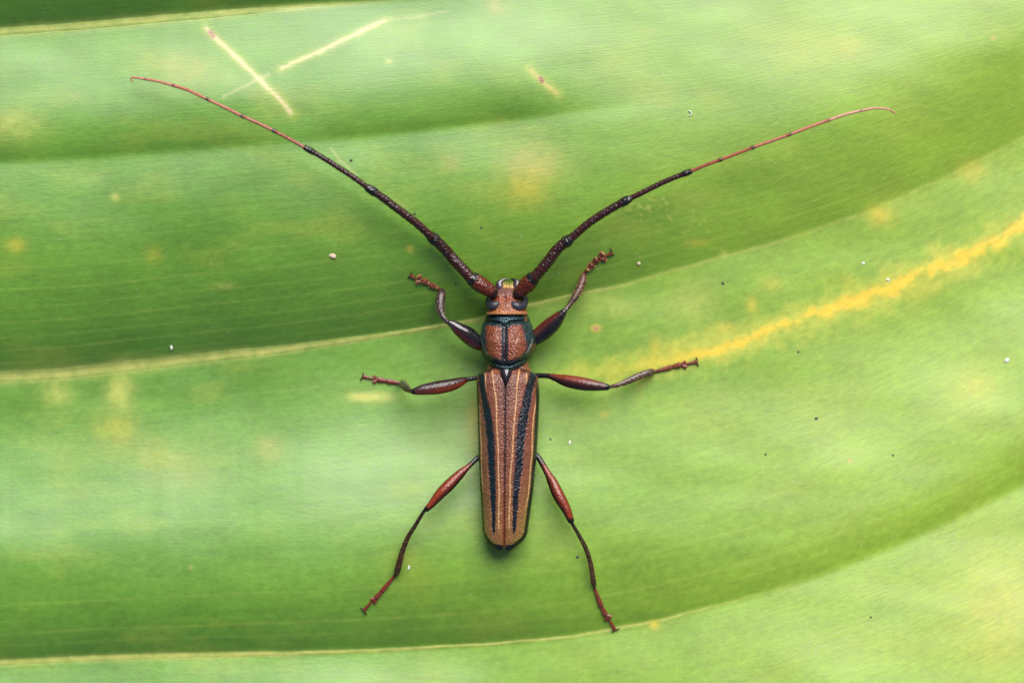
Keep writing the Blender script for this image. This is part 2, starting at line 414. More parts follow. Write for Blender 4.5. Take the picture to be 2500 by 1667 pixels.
blade = mesh_obj('blade', inner, grid_faces(len(ui), len(vi)), M_LEAF, leaf_root, col=leaf_colour(LU, LVm), vec=phase_vec(LU, LVm))
so = blade.modifiers.new('thickness', 'SOLIDIFY'); so.thickness = 7 * S; so.offset = 1.0
if True:
    # face order makes the normals point down or up: check one face, thicken away from the top side
    n0 = blade.data.polygons[len(blade.data.polygons) // 2].normal
    if n0.z < 0:
        blade.data.flip_normals()
so.offset = -1.0
# raised main veins: narrow ribs of the same skin
for kk, off, u0, u1, hw0, hw1, bump in ((1, 6, -380, 900, 11, 7, 2.0), (3, 1, -380, 2850, 17, 6, 1.8), (4, 0, -380, 1900, 8, 5, 1.4)):
    uu = np.arange(u0, u1, 3.0); aa = np.linspace(-1, 1, 9)
    A, B = np.meshgrid(uu, aa, indexing='ij')
    hw = hw0 + (hw1 - hw0) * sm(300, 1100, A)
    VV = vein_v(kk, A) + off + B * hw
    endf = sm(u0, u0 + 120, A) * sm(u1, u1 - 500, A)
    hh = leaf_h(A, VV) + bump * (1 - B ** 2) * (0.6 + .8 * fbm(A / 40, B * 0 + kk, 1, 3)) * endf * (1 - .85 * sm(900, 1800, A)) - 0.5 - 0.6 * (np.abs(B) > .99)
    ve = mesh_obj('vein', W(A, VV, hh), grid_faces(len(uu), 9), M_LEAF, leaf_root, col=leaf_colour(A, VV), vec=phase_vec(A, VV))
    if ve.data.polygons[0].normal.z < 0: ve.data.flip_normals()

# ------------------------------------------------------------------ generic limb
def limb(name, pts, mat, parent, origin, flat=0.9, nseg=28, step=2.0, colf=None, cap0=True, cap1=True, grain=0.0, gsize=5.0, metf=None, r_scale=1.0, seed=0, blunt=.8):
    """pts rows: u, v, h, r (units); a smooth tapering tube with rounded ends, optional raised grains"""
    P = np.asarray(pts, float)
    ln = np.linalg.norm(np.diff(P[:, :3], axis=0), axis=1).sum()
    n = max(6, int(ln / step))
    C = smooth_curve(P, n); C[:, 3] = np.maximum(C[:, 3], .4) * r_scale
    cen = C[:, :3].copy(); rad = C[:, 3].copy()
    tan = np.gradient(cen, axis=0); tan /= np.linalg.norm(tan, axis=1)[:, None] + 1e-9
    ph = np.linspace(0, 1, 6)[1:] * math.pi / 2
    tpar = np.linspace(0, 1, n)
    if cap0:
        e = np.sin(ph[::-1])[:, None] * rad[0] * .8
        cen = np.vstack([cen[0] - tan[0] * e, cen]); rad = np.concatenate([np.maximum(rad[0] * np.cos(ph[::-1]), .05), rad]); tan = np.vstack([np.repeat(tan[:1], 5, 0), tan]); tpar = np.concatenate([np.zeros(5), tpar])
    if cap1:
        e = np.sin(ph)[:, None] * rad[-1] * blunt
        cen = np.vstack([cen, cen[-1] + tan[-1] * e]); rad = np.concatenate([rad, np.maximum(rad[-1] * np.cos(ph), .05)]); tan = np.vstack([tan, np.repeat(tan[-1:], 5, 0)]); tpar = np.concatenate([tpar, np.ones(5)])
    up = np.array([0, 0, 1.0])
    side = np.cross(tan, up); bad = np.linalg.norm(side, axis=1) < .05
    side[bad] = np.array([1, 0, 0]); side /= np.linalg.norm(side, axis=1)[:, None]
    nor = np.cross(side, tan)
    th = np.linspace(0, 2 * math.pi, nseg, endpoint=False)
    R = rad[:, None] * np.ones(nseg)
    if grain > 0:
        g = np.random.default_rng(seed + 11)
        arc = np.concatenate([[0], np.cumsum(np.linalg.norm(np.diff(cen, axis=0), axis=1))])
        tot = arc[-1]; cnt = int(tot * 2 * math.pi * rad.mean() / gsize ** 2)
        nr = max(2, int(round(tot / gsize))); nc = max(5, int(round(2 * math.pi * rad.mean() / gsize))); cnt = nr * nc
        ga = ((np.arange(cnt) // nc) + .5 + .5 * (g.random(cnt) - .5)) * tot / nr
        gt = ((np.arange(cnt) % nc) + .5 * ((np.arange(cnt) // nc) % 2) + .5 * (g.random(cnt) - .5)) * 2 * math.pi / nc; gr = (0.6 + .6 * g.random(cnt))
        bump = np.zeros_like(R)
        for i in range(cnt):
            rows = np.where(np.abs(arc - ga[i]) < gsize)[0]
            if len(rows) == 0: continue
            rl = rad[rows][:, None]
            dth = (th[None, :] - gt[i] + math.pi) % (2 * math.pi) - math.pi
            q = ((arc[rows] - ga[i])[:, None] / (gsize * .42)) ** 2 + (dth * rl / (gsize * .42)) ** 2
            bump[rows] = np.maximum(bump[rows], np.exp(-q) * gr[i])
        R = R + bump * grain
    X = cen[:, None, :] + side[:, None, :] * (R * np.cos(th))[..., None] + nor[:, None, :] * (R * flat * np.sin(th))[..., None]
    col = colf(tpar[:, None] * np.ones(nseg), np.cos(th)[None, :] * np.ones((len(cen), 1)), np.sin(th)[None, :] * np.ones((len(cen), 1))) if colf else np.full(R.shape + (3,), .05)
    met = metf(tpar[:, None] * np.ones(nseg)) if metf else None
    return mesh_obj(name, W(X[..., 0], X[..., 1], X[..., 2]), grid_faces(len(cen), nseg, True)[:, ::-1], mat, parent, col=col, met=met, origin=origin)

# ------------------------------------------------------------------ the beetle
PITCH[0] = 0.055
B0 = W(1234, 1000, LH(1234, 1000))
ZB = LH(1234, 1000) + 9
beetle = bpy.data.objects.new('longhorn_beetle', None); COL.objects.link(beetle); beetle.location = B0
tag(beetle, 'striped brown and black longhorn beetle with long antennae standing on the green leaf', 'beetle')

BLACK = np.array([.008, .007, .008]); REDB = np.array([.13, .022, .010]); BRN = np.array([.195, .064, .037])
PURP = np.array([.045, .018, .024]); TEAL = np.array([.010, .035, .038]); ORNG = np.array([.32, .105, .032])

# trunk: one continuous body from neck to tail under the plates
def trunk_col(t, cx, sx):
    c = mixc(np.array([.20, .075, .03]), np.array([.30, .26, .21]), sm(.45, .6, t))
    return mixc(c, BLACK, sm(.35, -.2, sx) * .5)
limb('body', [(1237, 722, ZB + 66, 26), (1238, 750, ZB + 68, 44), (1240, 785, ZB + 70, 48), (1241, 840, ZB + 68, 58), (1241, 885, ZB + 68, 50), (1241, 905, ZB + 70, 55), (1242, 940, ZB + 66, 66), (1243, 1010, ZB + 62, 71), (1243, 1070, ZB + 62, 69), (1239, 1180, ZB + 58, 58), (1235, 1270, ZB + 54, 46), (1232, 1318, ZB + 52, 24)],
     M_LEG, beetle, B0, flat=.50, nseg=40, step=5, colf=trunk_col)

# ---- wing covers
SUT = ([890, 941, 960, 1110, 1200, 1345], [1235.5, 1234.5, 1234, 1233, 1232.4, 1231])
OUT_L = ([897, 903, 908, 911, 914, 919, 934, 966, 996, 1048, 1110, 1126, 1190, 1245, 1290, 1303, 1311, 1320, 1328, 1335, 1341, 1344, 1345.5],
         [1199, 1190, 1181, 1172, 1167, 1164.5, 1163, 1164, 1166, 1167, 1168, 1169, 1172, 1175.5, 1178, 1180, 1183, 1187.5, 1194, 1202, 1212, 1219, 1225])
OUT_R = ([897, 903, 908, 911, 914, 920, 944, 966, 1002, 1048, 1102, 1126, 1190, 1237, 1285, 1299, 1309, 1318, 1325, 1332, 1338, 1343, 1346],
         [1275, 1286, 1298, 1305, 1309, 1313, 1316, 1317, 1316, 1314, 1311, 1309, 1303, 1296.5, 1290, 1288, 1284.5, 1279, 1272, 1263, 1255, 1247, 1240])
STR_L = ([905, 935, 964, 1018, 1064, 1142, 1190, 1238, 1285, 1301, 1310], [1174, 1176, 1181, 1191, 1197, 1200.5, 1203, 1204.5, 1205, 1205, 1205], [16, 15, 15, 20, 20, 17, 15, 12, 8, 6, 1])
STR_R = ([905, 923, 957, 995, 1033, 1071, 1102, 1134, 1174, 1214, 1254, 1293, 1306], [1303, 1300, 1290, 1283, 1275.5, 1271, 1268.5, 1267, 1262, 1259, 1257.5, 1255, 1253.5], [18, 20, 20, 22, 24, 22, 20, 19, 17, 15, 12, 8, 1])
RIBS_L = [([895, 934, 972, 1010, 1064, 1110, 1142, 1206, 1254, 1300], [1200, 1205, 1210, 1212, 1214, 1216, 1217, 1217.7, 1218, 1217], (895, 1305)),
          ([905, 930, 955], [1184, 1185.5, 1187], (908, 955)), ([985, 1002, 1064, 1126, 1200], [1169, 1170.6, 1173.6, 1175, 1179], (985, 1200))]
RIBS_R = [([895, 941, 987, 1033, 1079, 1126, 1174, 1238, 1295], [1269, 1263, 1259, 1255.6, 1251.7, 1249.6, 1245, 1244, 1242.4], (895, 1300)),
          ([900, 930, 955], [1285, 1287, 1287], (905, 950)), ([965, 980, 1018, 1064, 1118, 1166, 1209, 1254], [1309, 1308, 1303, 1300, 1298, 1294, 1289.5, 1281.5], (970, 1256))]
def elytron(sgn, OUT, STR, RIBS):
    vend = OUT[0][-1]
    rows = np.concatenate([np.arange(897, 1290, 1.8), np.linspace(1290, vend, 44)])
    s = np.sin(np.linspace(0, 1, 50) * math.pi / 2) * .55 + np.linspace(0, 1, 50) * .45; s = s / s[-1]
    Rv, Sg = np.meshgrid(rows, s, indexing='ij')
    ui_ = np.interp(Rv, *SUT) + sgn * (1.0 + 5.5 * sm(1328, vend, Rv) ** 1.5 + 2.5 * sm(1338, vend, Rv))
    # beside the scutellum the inner edge gives way
    ui_ = ui_ + sgn * np.interp(Rv, [897, 915, 941, 946], [16, 12.5, 1.0, 0])
    uo = np.interp(Rv, *OUT)
    uo = np.where(sgn * (uo - ui_) < .6, ui_ + sgn * .6, uo)
    U = ui_ + (uo - ui_) * Sg
    top = ZB + np.interp(Rv, [897, 905, 915, 935, 1000, 1100, 1200, 1290, 1320, 1346], [98, 110, 119, 125, 128, 126, 118, 104, 95, 84])
    drop = np.interp(Rv, [897, 915, 1000, 1150, 1290, 1330, 1346], [26, 42, 50, 48, 38, 20, 6])
    H = top - drop * (1 - (1 - np.clip(Sg, 0, 1) ** 2.7) ** .62)
    H -= 2.6 * np.exp(-((1 - Sg * 0) * (np.abs(U - np.interp(Rv, *SUT)) / 5.5) ** 2)) - 2.0 * np.exp(-(np.abs(U - np.interp(Rv, *SUT) - sgn * 1.5) / 2.4) ** 2)
    # colours
    tan = np.array([.27, .135, .045])
    c = mixc(BRN, tan, sm(1120, 1320, Rv + 60 * (Sg - .5)) * .85)
    c = mixc(c, np.array([.215, .105, .05]), (Sg > .45) * sm(960, 1050, Rv) * .45 * (sgn < 0))
    c = c * (.78 + .44 * fbm(U / 7, Rv / 18, 1, 3))[..., None]
    dk = np.exp(-(np.abs(U - np.interp(Rv, *SUT)) / 13) ** 2) * sm(1040, 950, Rv) * .65
    c = mixc(c, PURP, dk)
    rib_h = np.zeros_like(U); rib_m = np.zeros_like(U)
    for xs, us, (a, b) in RIBS:
        q = np.exp(-((U - np.interp(Rv, xs, us) - 0.7 * np.sin(Rv / 17)) / 1.35) ** 2) * sm(a - 5, a + 12, Rv) * sm(b + 5, b - 30, Rv)
        rib_h = np.maximum(rib_h, q); rib_m = np.maximum(rib_m, q)
    H += rib_h * 1.6
    sc = np.interp(Rv, STR[0], STR[1]); sw = np.interp(Rv, STR[0], STR[2])
    ed = np.abs(U - sc) / (sw / 2) + .75 * (fbm(U / 3, Rv / 2.6, 2, 2) - .5)
    st = sm(1.15, .78, ed) * sm(1312, 1296, Rv)
    H -= st * 1.5
    c = mixc(c, np.array([.80, .46, .20]), rib_m * .85 * (1 - st))
    c = mixc(c, np.array([.006, .014, .019]) if sgn < 0 else np.array([.006, .009, .016]), st)
    P = np.array(list(zip(OUT[1], OUT[0])))[4:]
    d, _ = seg_dist(U, Rv, P)
    mw = (4.2 if sgn < 0 else 8.0) + (4.6 if sgn < 0 else 2.0) * sm(1290, 1330, Rv)
    c = mixc(c, np.array([.26, .20, .045]), sm(mw + 12, mw + 2, d) * sm(1180, 1290, Rv) * .6)
    c = mixc(c, BLACK, sm(mw + 1.6, mw - .8, d) * sm(915, 960, Rv))
    c = mixc(c, BLACK, sm(912, 906, Rv) * sm(.45, .75, Sg) * .9)
    c = mixc(c, BLACK, sm(1329, 1333, Rv + .16 * np.abs(U - 1232)))
    sd = np.abs(U - np.interp(Rv, *SUT))
    c = mixc(c, mixc(np.array([.05, .008, .007]), np.array([.20, .042, .012]), sm(1080, 1310, Rv)), sm(4.6 + 2.0 * sm(1150, 1320, Rv), 2.2, sd) * .95 * sm(1337, 1328, Rv))
    # skirt folded under the margin
    k = 6
    Uk = [uo[:, -1:] - sgn * x for x in (0.3, 1.5, 5, 12, 24, 40)]; Hk = [H[:, -1:] - x for x in (3, 7, 12, 16, 18, 18)]
    lim = ui_[:, :1]
    Uk = [np.where(sgn * (x - lim) < 0, lim, x) for x in Uk]
    U2 = np.hstack([U] + Uk); H2 = np.hstack([H] + Hk); V2 = np.hstack([Rv] + [Rv[:, :1]] * k)
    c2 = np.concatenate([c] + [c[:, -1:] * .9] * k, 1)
    f = grid_faces(U2.shape[0], U2.shape[1])
    if sgn < 0: f = f[:, ::-1]
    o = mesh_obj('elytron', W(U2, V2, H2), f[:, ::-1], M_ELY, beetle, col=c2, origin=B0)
    return o
elytron(-1, OUT_L, STR_L, RIBS_L)
elytron(1, OUT_R, STR_R, RIBS_R)

# ---- scutellum: glossy dark wedge
tt = np.linspace(0, 1, 16); ss = np.linspace(-1, 1, 13)
T, Q = np.meshgrid(tt, ss, indexing='ij')
wv = np.interp(T, [0, .2, .5, .8, .95, 1], [15, 13.5, 9.5, 5.2, 2.6, .3])
mesh_obj('scutellum', W(1235.3 + Q * wv, 902 + T * 40, ZB + 118 + 4 * (1 - Q ** 2) + 3 * np.sin(T * 3.1) - 5 * np.abs(Q) ** 4 - 5 * T ** 6), grid_faces(16, 13)[:, ::-1][:, ::-1], M_SMOOTH, beetle,
         col=np.broadcast_to(np.array([.022, .013, .020]), T.shape + (3,)), origin=B0)

# ---- pronotum
PL = ([772, 781, 790, 801, 824, 845, 858, 867, 877, 885], [1185.5, 1183.6, 1178.5, 1174.6, 1172, 1171, 1173, 1176.4, 1183, 1187.5])
PR = ([772, 781, 792, 811, 825, 835, 851, 860, 869, 879, 885], [1291, 1294, 1298.5, 1304, 1307.5, 1309.5, 1308.6, 1305.5, 1301, 1295, 1292])
tt = np.linspace(0, 1, 100); ss = np.sin(np.linspace(-1, 1, 96) * math.pi / 2) * .5 + np.linspace(-1, 1, 96) * .5
T, Q = np.meshgrid(tt, ss, indexing='ij')
v_ = 772 + T * 112
uL = np.interp(v_, *PL); uR = np.interp(v_, *PR)
U = (uL + uR) / 2 + Q * (uR - uL) / 2
vtop = 773 - 1.5 * (1 - Q ** 2)
vbot = np.interp(U, [1171, 1187, 1201, 1216, 1230, 1240, 1252, 1262, 1280, 1294, 1310], [877, 886, 896, 903, 908, 908, 904, 899, 889, 881, 874])
V = vtop + T * (vbot - vtop)
ridge = ZB + np.interp(T, [0, .06, .12, .2, .5, .8, .88, .94, 1], [104, 109, 110, 116, 128, 125, 119, 117, 111])
Hh = ridge - 62 * (1 - (1 - np.abs(Q) ** 2.3) ** .6)
collar = np.interp(U, [1171, 1189, 1215, 1226, 1231, 1237, 1246, 1265, 1285, 1310], [783, 783, 787, 791, 796, 791, 786, 783.5, 782, 782])
post = vbot - np.interp(U, [1171, 1187, 1210, 1232, 1262, 1294, 1310], [8, 10, 14, 16, 13, 10, 8])
g1 = np.exp(-((V - collar) / 2.6) ** 2); g2 = np.exp(-((V - post) / 3.0) ** 2)
cg = np.exp(-((U - 1232) / 5.0) ** 2) * sm(collar - 2, collar + 6, V) * sm(post + 4, post - 10, V)
Hh -= 5.5 * g1 * sm(1, .75, np.abs(Q)) + 5.0 * g2 * sm(1, .75, np.abs(Q)) + 5.0 * cg
inr = sm(0, 22, V - collar) * sm(0, 20, post - V)
Hh += 4.0 * inr * np.exp(-((np.abs(U - 1232) - 27) / 16) ** 2)
latd, _ = seg_dist(U, V, [(1173, 824), (1178, 840), (1183, 855), (1189, 866)])
latr, _ = seg_dist(U, V, [(1302, 824), (1297, 842), (1291, 855), (1285, 864)])
lat = np.maximum(np.exp(-(latd / 1.8) ** 2), np.exp(-(latr / 1.8) ** 2))
Hh += 2.5 * lat
Hh += 1.5 * (fbm(U / 7, V / 7, 2, 2) - .5)
nz = 7 * (fbm(U / 9, V / 9, 1, 3) - .5)
lob = sm(3, 13, np.abs(U - 1232) + nz * .5) * sm(9, 24, U - uL + nz + 4 * sm(860, 800, V)) * sm(15, 34, uR - U + nz) * sm(3, 16, V - collar + nz) * sm(4, 18, post - V + nz)
lobc = mixc(PURP * 1.6, np.array([.215, .058, .027]), sm(.35, 1.0, lob))
c = mixc(TEAL * .8, lobc, sm(.05, .5, lob))
bul = np.exp(-(((U - 1303) / 10) ** 2 + ((V - 854) / 17) ** 2)) + np.exp(-(((U - 1174) / 5) ** 2 + ((V - 858) / 14) ** 2)) * .8
c = mixc(c, np.array([.12, .035, .02]), np.clip(bul * 1.4, 0, .95))
c = mixc(c, BLACK, np.clip(g1 + g2, 0, 1) * .85)
c = mixc(c, PURP * .55, np.clip(cg * 1.2, 0, 1))
c = mixc(c, np.array([.30, .30, .27]), lat * .75)
met = np.clip((1 - sm(.02, .4, lob)) * .55 * (1 - np.clip(bul * 1.5, 0, 1)) * (1 - np.clip(cg * 1.3, 0, 1)), 0, 1)
# steel-blue and green sheen of the bare rims
rim = (1 - sm(.02, .4, lob)) * (1 - np.clip(cg * 1.3, 0, 1))
c = mixc(c, np.array([.040, .090, .105]), rim * (.35 + .5 * fbm(U / 5, V / 5, 3, 2)) * (1 - np.clip(bul * 1.6, 0, 1)) * (1 - np.clip(g1 + g2, 0, 1)))
# skirts at both sides
def with_skirt(U, V, Hh, c, met, dU, dH):
    l = [(U[:, :1] + x, V[:, :1], Hh[:, :1] - y) for x, y in zip(dU, dH)]; r = [(U[:, -1:] - x, V[:, -1:], Hh[:, -1:] - y) for x, y in zip(dU, dH)]
    U2 = np.hstack([a[0] for a in l[::-1]] + [U] + [a[0] for a in r]); V2 = np.hstack([a[1] for a in l[::-1]] + [V] + [a[1] for a in r]); H2 = np.hstack([a[2] for a in l[::-1]] + [Hh] + [a[2] for a in r])
    n = len(dU)
    c2 = np.concatenate([c[:, :1]] * n + [c] + [c[:, -1:]] * n, 1)
    m2 = np.concatenate([met[:, :1]] * n + [met] + [met[:, -1:]] * n, 1)
    # close front and rear downwards
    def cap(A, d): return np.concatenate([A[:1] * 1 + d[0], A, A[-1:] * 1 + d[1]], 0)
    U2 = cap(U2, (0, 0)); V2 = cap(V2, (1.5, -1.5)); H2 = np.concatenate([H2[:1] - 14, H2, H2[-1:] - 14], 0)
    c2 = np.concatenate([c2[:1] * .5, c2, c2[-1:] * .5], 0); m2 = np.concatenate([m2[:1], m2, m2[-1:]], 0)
    return U2, V2, H2, c2, m2
U2, V2, H2, c2, m2 = with_skirt(U, V, Hh, c, met, (.3, 4, 14, 28), (5, 12, 20, 24))
f = grid_faces(*U2.shape)[:, ::-1]
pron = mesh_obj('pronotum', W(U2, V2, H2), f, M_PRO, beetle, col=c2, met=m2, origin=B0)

# ---- head
HL = ([700, 704, 708, 712, 720, 732, 745, 757, 762, 766, 770, 776], [1216, 1211, 1206, 1201, 1196, 1194, 1193, 1190, 1187, 1185, 1186, 1188])
HR = ([700, 704, 708, 712, 720, 732, 745, 757, 762, 766, 770, 776], [1261, 1264, 1268, 1272, 1277, 1281, 1284, 1286, 1288, 1289, 1289, 1287])
tt = np.linspace(0, 1, 80); ss = np.sin(np.linspace(-1, 1, 72) * math.pi / 2) * .4 + np.linspace(-1, 1, 72) * .6
T, Q = np.meshgrid(tt, ss, indexing='ij')
V = 701 + T * 74; uL = np.interp(V, *HL); uR = np.interp(V, *HR); U = (uL + uR) / 2 + Q * (uR - uL) / 2
mid = ZB + np.interp(V, [701, 708, 716, 726, 740, 755, 764, 769, 776], [72, 82, 92, 97, 104, 108, 110, 109, 100])
Hh = mid - 40 * (1 - (1 - np.abs(Q) ** 2.4) ** .6)
for cu in (1206, 1270): Hh += 11 * np.exp(-(((U - cu) / 9) ** 2 + ((V - 714) / 9) ** 2))
Hh -= 5 * np.exp(-((U - 1234) / 10) ** 2 - ((V - 729) / 6) ** 2)
cgr = np.exp(-((U - 1233.5 - .03 * (V - 730)) / 1.4) ** 2) * sm(706, 714, V) * sm(763, 750, V)
Hh -= 2.2 * cgr
rimm = np.exp(-((V - 766 + .0012 * (U - 1237) ** 2 * .4) / 2.6) ** 2); Hh += 2.5 * rimm - 8 * sm(768.5, 772, V)
c = mixc(np.array([.17, .065, .055]), np.array([.24, .045, .015]), sm(716, 725, V))
c = mixc(c, np.array([.27, .09, .045]), sm(730, 742, V))
c = mixc(c, ORNG, sm(746, 760, V))
c = mixc(c, np.array([.45, .24, .10]), rimm * (.35 + .5 * np.abs(Q) ** 4))
c = mixc(c, BLACK, sm(767.8, 770, V))
for cu in (1203, 1273): c = mixc(c, np.array([.02, .008, .007]), np.exp(-(((U - cu) / 11) ** 2 + ((V - 722) / 9) ** 2)) * .95)
c = mixc(c, PURP, cgr * .6)
c = c * (.75 + .5 * fbm(U / 5, V / 5, 1, 3))[..., None]
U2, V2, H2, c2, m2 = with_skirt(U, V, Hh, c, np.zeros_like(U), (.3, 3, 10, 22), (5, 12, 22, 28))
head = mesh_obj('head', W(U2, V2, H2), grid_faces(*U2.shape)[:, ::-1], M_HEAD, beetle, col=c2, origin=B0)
# compound eyes: kidney bands bent round the antenna sockets
def eye_col(t, cx, sx): return np.broadcast_to(np.array([.030, .029, .042]), t.shape + (3,)).copy()
limb('eye', [(1214, 741.5, ZB + 99, 7), (1209, 744.5, ZB + 99, 10), (1202, 747, ZB + 95, 11.5), (1196.5, 744, ZB + 86, 10), (1194, 735, ZB + 78, 8.5), (1196, 725, ZB + 72, 7), (1201, 719, ZB + 66, 5)], M_EYE, head, B0, flat=.8, nseg=32, step=1.2, colf=eye_col)
limb('eye', [(1251, 741.5, ZB + 100, 7), (1256.5, 745, ZB + 101, 10), (1265, 748, ZB + 98, 12), (1275, 746, ZB + 90, 11), (1280.5, 738, ZB + 83, 9), (1280.5, 728, ZB + 76, 7.5), (1276, 721, ZB + 68, 5)], M_EYE, head, B0, flat=.8, nseg=32, step=1.2, colf=eye_col)
def mand_col(t, cx, sx): return mixc(np.array([.05, .032, .05]), BLACK, sm(.45, .8, t))
limb('mandible', [(1222, 709, ZB + 66, 11), (1220, 700, ZB + 67, 10.5), (1220, 692, ZB + 67, 8.5), (1225, 686, ZB + 66, 5.6), (1233, 682, ZB + 65, 3.0), (1241.5, 680.5, ZB + 64, .8)], M_SMOOTH, head, B0, flat=.7, nseg=24, step=1.2, colf=mand_col)
limb('mandible', [(1258, 709, ZB + 66, 11), (1261.5, 700, ZB + 67, 10.5), (1262.5, 692, ZB + 67, 8.5), (1258.5, 686, ZB + 66, 5.6), (1252, 682.3, ZB + 65, 3.0), (1244.5, 680.8, ZB + 64.5, .8)], M_SMOOTH, head, B0, flat=.7, nseg=24, step=1.2, colf=mand_col)
limb('labrum', [(1227, 703.5, ZB + 70, 4.5), (1240, 702.5, ZB + 71, 5), (1254, 703.5, ZB + 70, 4.5)], M_HEAD, head, B0, flat=.7, nseg=18, step=1.5, colf=lambda t, a, b: np.broadcast_to(np.array([.40, .20, .05]), t.shape + (3,)).copy())
# bristles of the upper lip
def hairs(name, roots, tips, r, mat, parent, bend=0.0):
    vs_, fs = [], []
    for k, (a, b) in enumerate(zip(np.asarray(roots, float), np.asarray(tips, float))):
        d = b - a; d = d / (np.linalg.norm(d) + 1e-9); s = np.cross(d, [0, 0, 1.0]); s = s / (np.linalg.norm(s) + 1e-6); n = np.cross(s, d)
        base = len(vs_)
        for q in range(3):
            w = q * 2 * math.pi / 3; vs_.append(a + (s * math.cos(w) + n * math.sin(w)) * r)
        vs_.append(b)
        fs += [(base, base + 1, base + 3), (base + 1, base + 2, base + 3), (base + 2, base, base + 3)]
    X = np.array(vs_); return mesh_obj(name, W(X[:, 0], X[:, 1], X[:, 2]), fs, mat, parent, origin=B0)
g = np.random.default_rng(3)
rt = [(1229 + 2.1 * i + g.normal(0, .4), 703, ZB + 72 + g.normal(0, 1)) for i in range(12)]
tp = [(r[0] + .25 * (r[0] - 1240) * .5 + g.normal(0, 1.0), 703 - 14 - 7 * g.random(), ZB + 72 + g.normal(0, 3)) for r in rt]
hairs('bristles', rt, tp, 1.0, M_HAIR, head)

# ---- antennae
def ant(name, scape, ped, joints, curves, radii, heights, seed):
    """joints: end points of segments 3..11; each curve lists the points inside a segment"""
    def scol(t, cx, sx): return mixc(mixc(np.array([.02, .008, .008]), REDB * .85, sm(0, .22, t)), BLACK, sm(.86, .97, t))
    root = limb(name, scape, M_ANT, beetle, B0, flat=.95, nseg=56, step=1.5, colf=scol, grain=2.8, gsize=5.8, seed=seed)
    limb('pedicel', ped, M_SMOOTH, root, B0, flat=.95, nseg=32, step=1.5, colf=lambda t, a, b: np.broadcast_to(np.array([.016, .012, .018]), t.shape + (3,)).copy())
    n = len(curves)
    for i, pts in enumerate(curves):
        r = radii[i]; P = []
        pts = np.array(pts, float); L = np.concatenate([[0], np.cumsum(np.linalg.norm(np.diff(pts, axis=0), axis=1))]); L /= L[-1]
        f = np.linspace(0, 1, 14) if i < n - 1 else np.linspace(0, 1, 18)
        sp = smooth_curve(np.column_stack([pts, np.zeros(len(pts))]), 60); q = np.linspace(0, 1, 60)
        uu = np.interp(f, q, sp[:, 0]); vv = np.interp(f, q, sp[:, 1])
        hh = heights[i] + (heights[i + 1] - heights[i]) * f
        floor_ = leaf_h(uu, vv) - PITCH[0] * (vv - 1000) + (24, 45, 70, 85, 90, 90, 85, 75, 60)[i] + f * (21, 25, 15, 5, 0, -5, -10, -15, -10)[i]
        hh = np.where(hh > floor_, hh, floor_) if i else np.maximum(hh, floor_ - 6)
        hh = (hh + np.log1p(np.exp(-np.abs(hh - floor_) / 12)) * 12 * (i > 0))
        if i < n - 1:
            kn = r[2]
            rr = r[0] + (r[1] - r[0]) * f; rr = np.where(f > .86, rr + (kn - rr) * sm(.84, .95, f), rr); rr[-1] = kn * .8
        else:
            rr = r[0] + (r[1] - r[0]) * f; rr[-1] *= .5
        red = i / (n - 1)
        def cf(t, cx, sx, i=i):
            if i < 3:
                base = mixc(np.array([.042, .009, .008]), np.array([.030, .008, .009]), t)
                return mixc(base, BLACK * 1.2, sm(.86, .93, t) * 1.0)
            base = np.array([.30, .078, .050]) * (1 + (i - 3) * .12) if i < 7 else np.array([.50, .22, .15])
            base = np.broadcast_to(base, t.shape + (3,)).copy()
            return mixc(base, np.array([.03, .013, .014]), sm(.88, .95, t) * (1.0 if i < 6 else .55 if i < 8 else .0))
        limb('antennal_segment', np.column_stack([uu, vv, hh, rr]), M_ANT, root, B0, flat=1.0, nseg=48 if i < 2 else (36 if i == 2 else 20), step=1.5 if i < 3 else 3, colf=cf,
             grain=(2.9, 2.3, 1.5)[i] if i < 3 else 0, gsize=(5.6, 5.0, 4.6)[i] if i < 3 else 5, seed=seed + i)
    return root
JL = [[(1149, 678), (1142, 670), (1107, 633), (1080, 602), (1052, 577)], [(1052, 577), (1015.5, 544), (969.6, 509.5), (930.5, 480), (898, 459)], [(898, 459), (868.6, 437), (832, 413), (786, 384), (745, 361)],
      [(745, 361), (705, 339), (665, 318)], [(665, 318), (627, 300), (588, 282.5)], [(588, 282.5), (545, 261), (502, 241)], [(502, 241), (462, 222), (419, 208)], [(419, 208), (386, 199), (351, 193)], [(351, 193), (336, 190.5), (324, 190), (320, 192.5), (321, 197), (325, 199)]]
RAD = [(12.2, 11.2, 14.0), (8.8, 8.4, 10.6), (6.2, 5.6, 7.8), (4.4, 4.2, 5.8), (4.2, 4.0, 5.4), (4.0, 3.8, 4.8), (3.9, 3.7, 4.3), (3.7, 3.4, 3.8), (3.4, 2.2, 2.0)]
hl = ZB
ant('antenna', [(1205, 714, hl + 98, 12), (1196, 709, hl + 102, 14.5), (1180, 699, hl + 106, 18), (1164, 688, hl + 110, 18.5), (1154, 681, hl + 113, 15.5)],
    [(1156, 683, hl + 113, 15), (1150, 678.5, hl + 114, 15), (1145, 674, hl + 115, 12.5)], JL, JL, RAD, [hl + 115, hl + 128, hl + 138, hl + 146, hl + 150, hl + 152, hl + 150, hl + 146, hl + 140, hl + 130], 1)
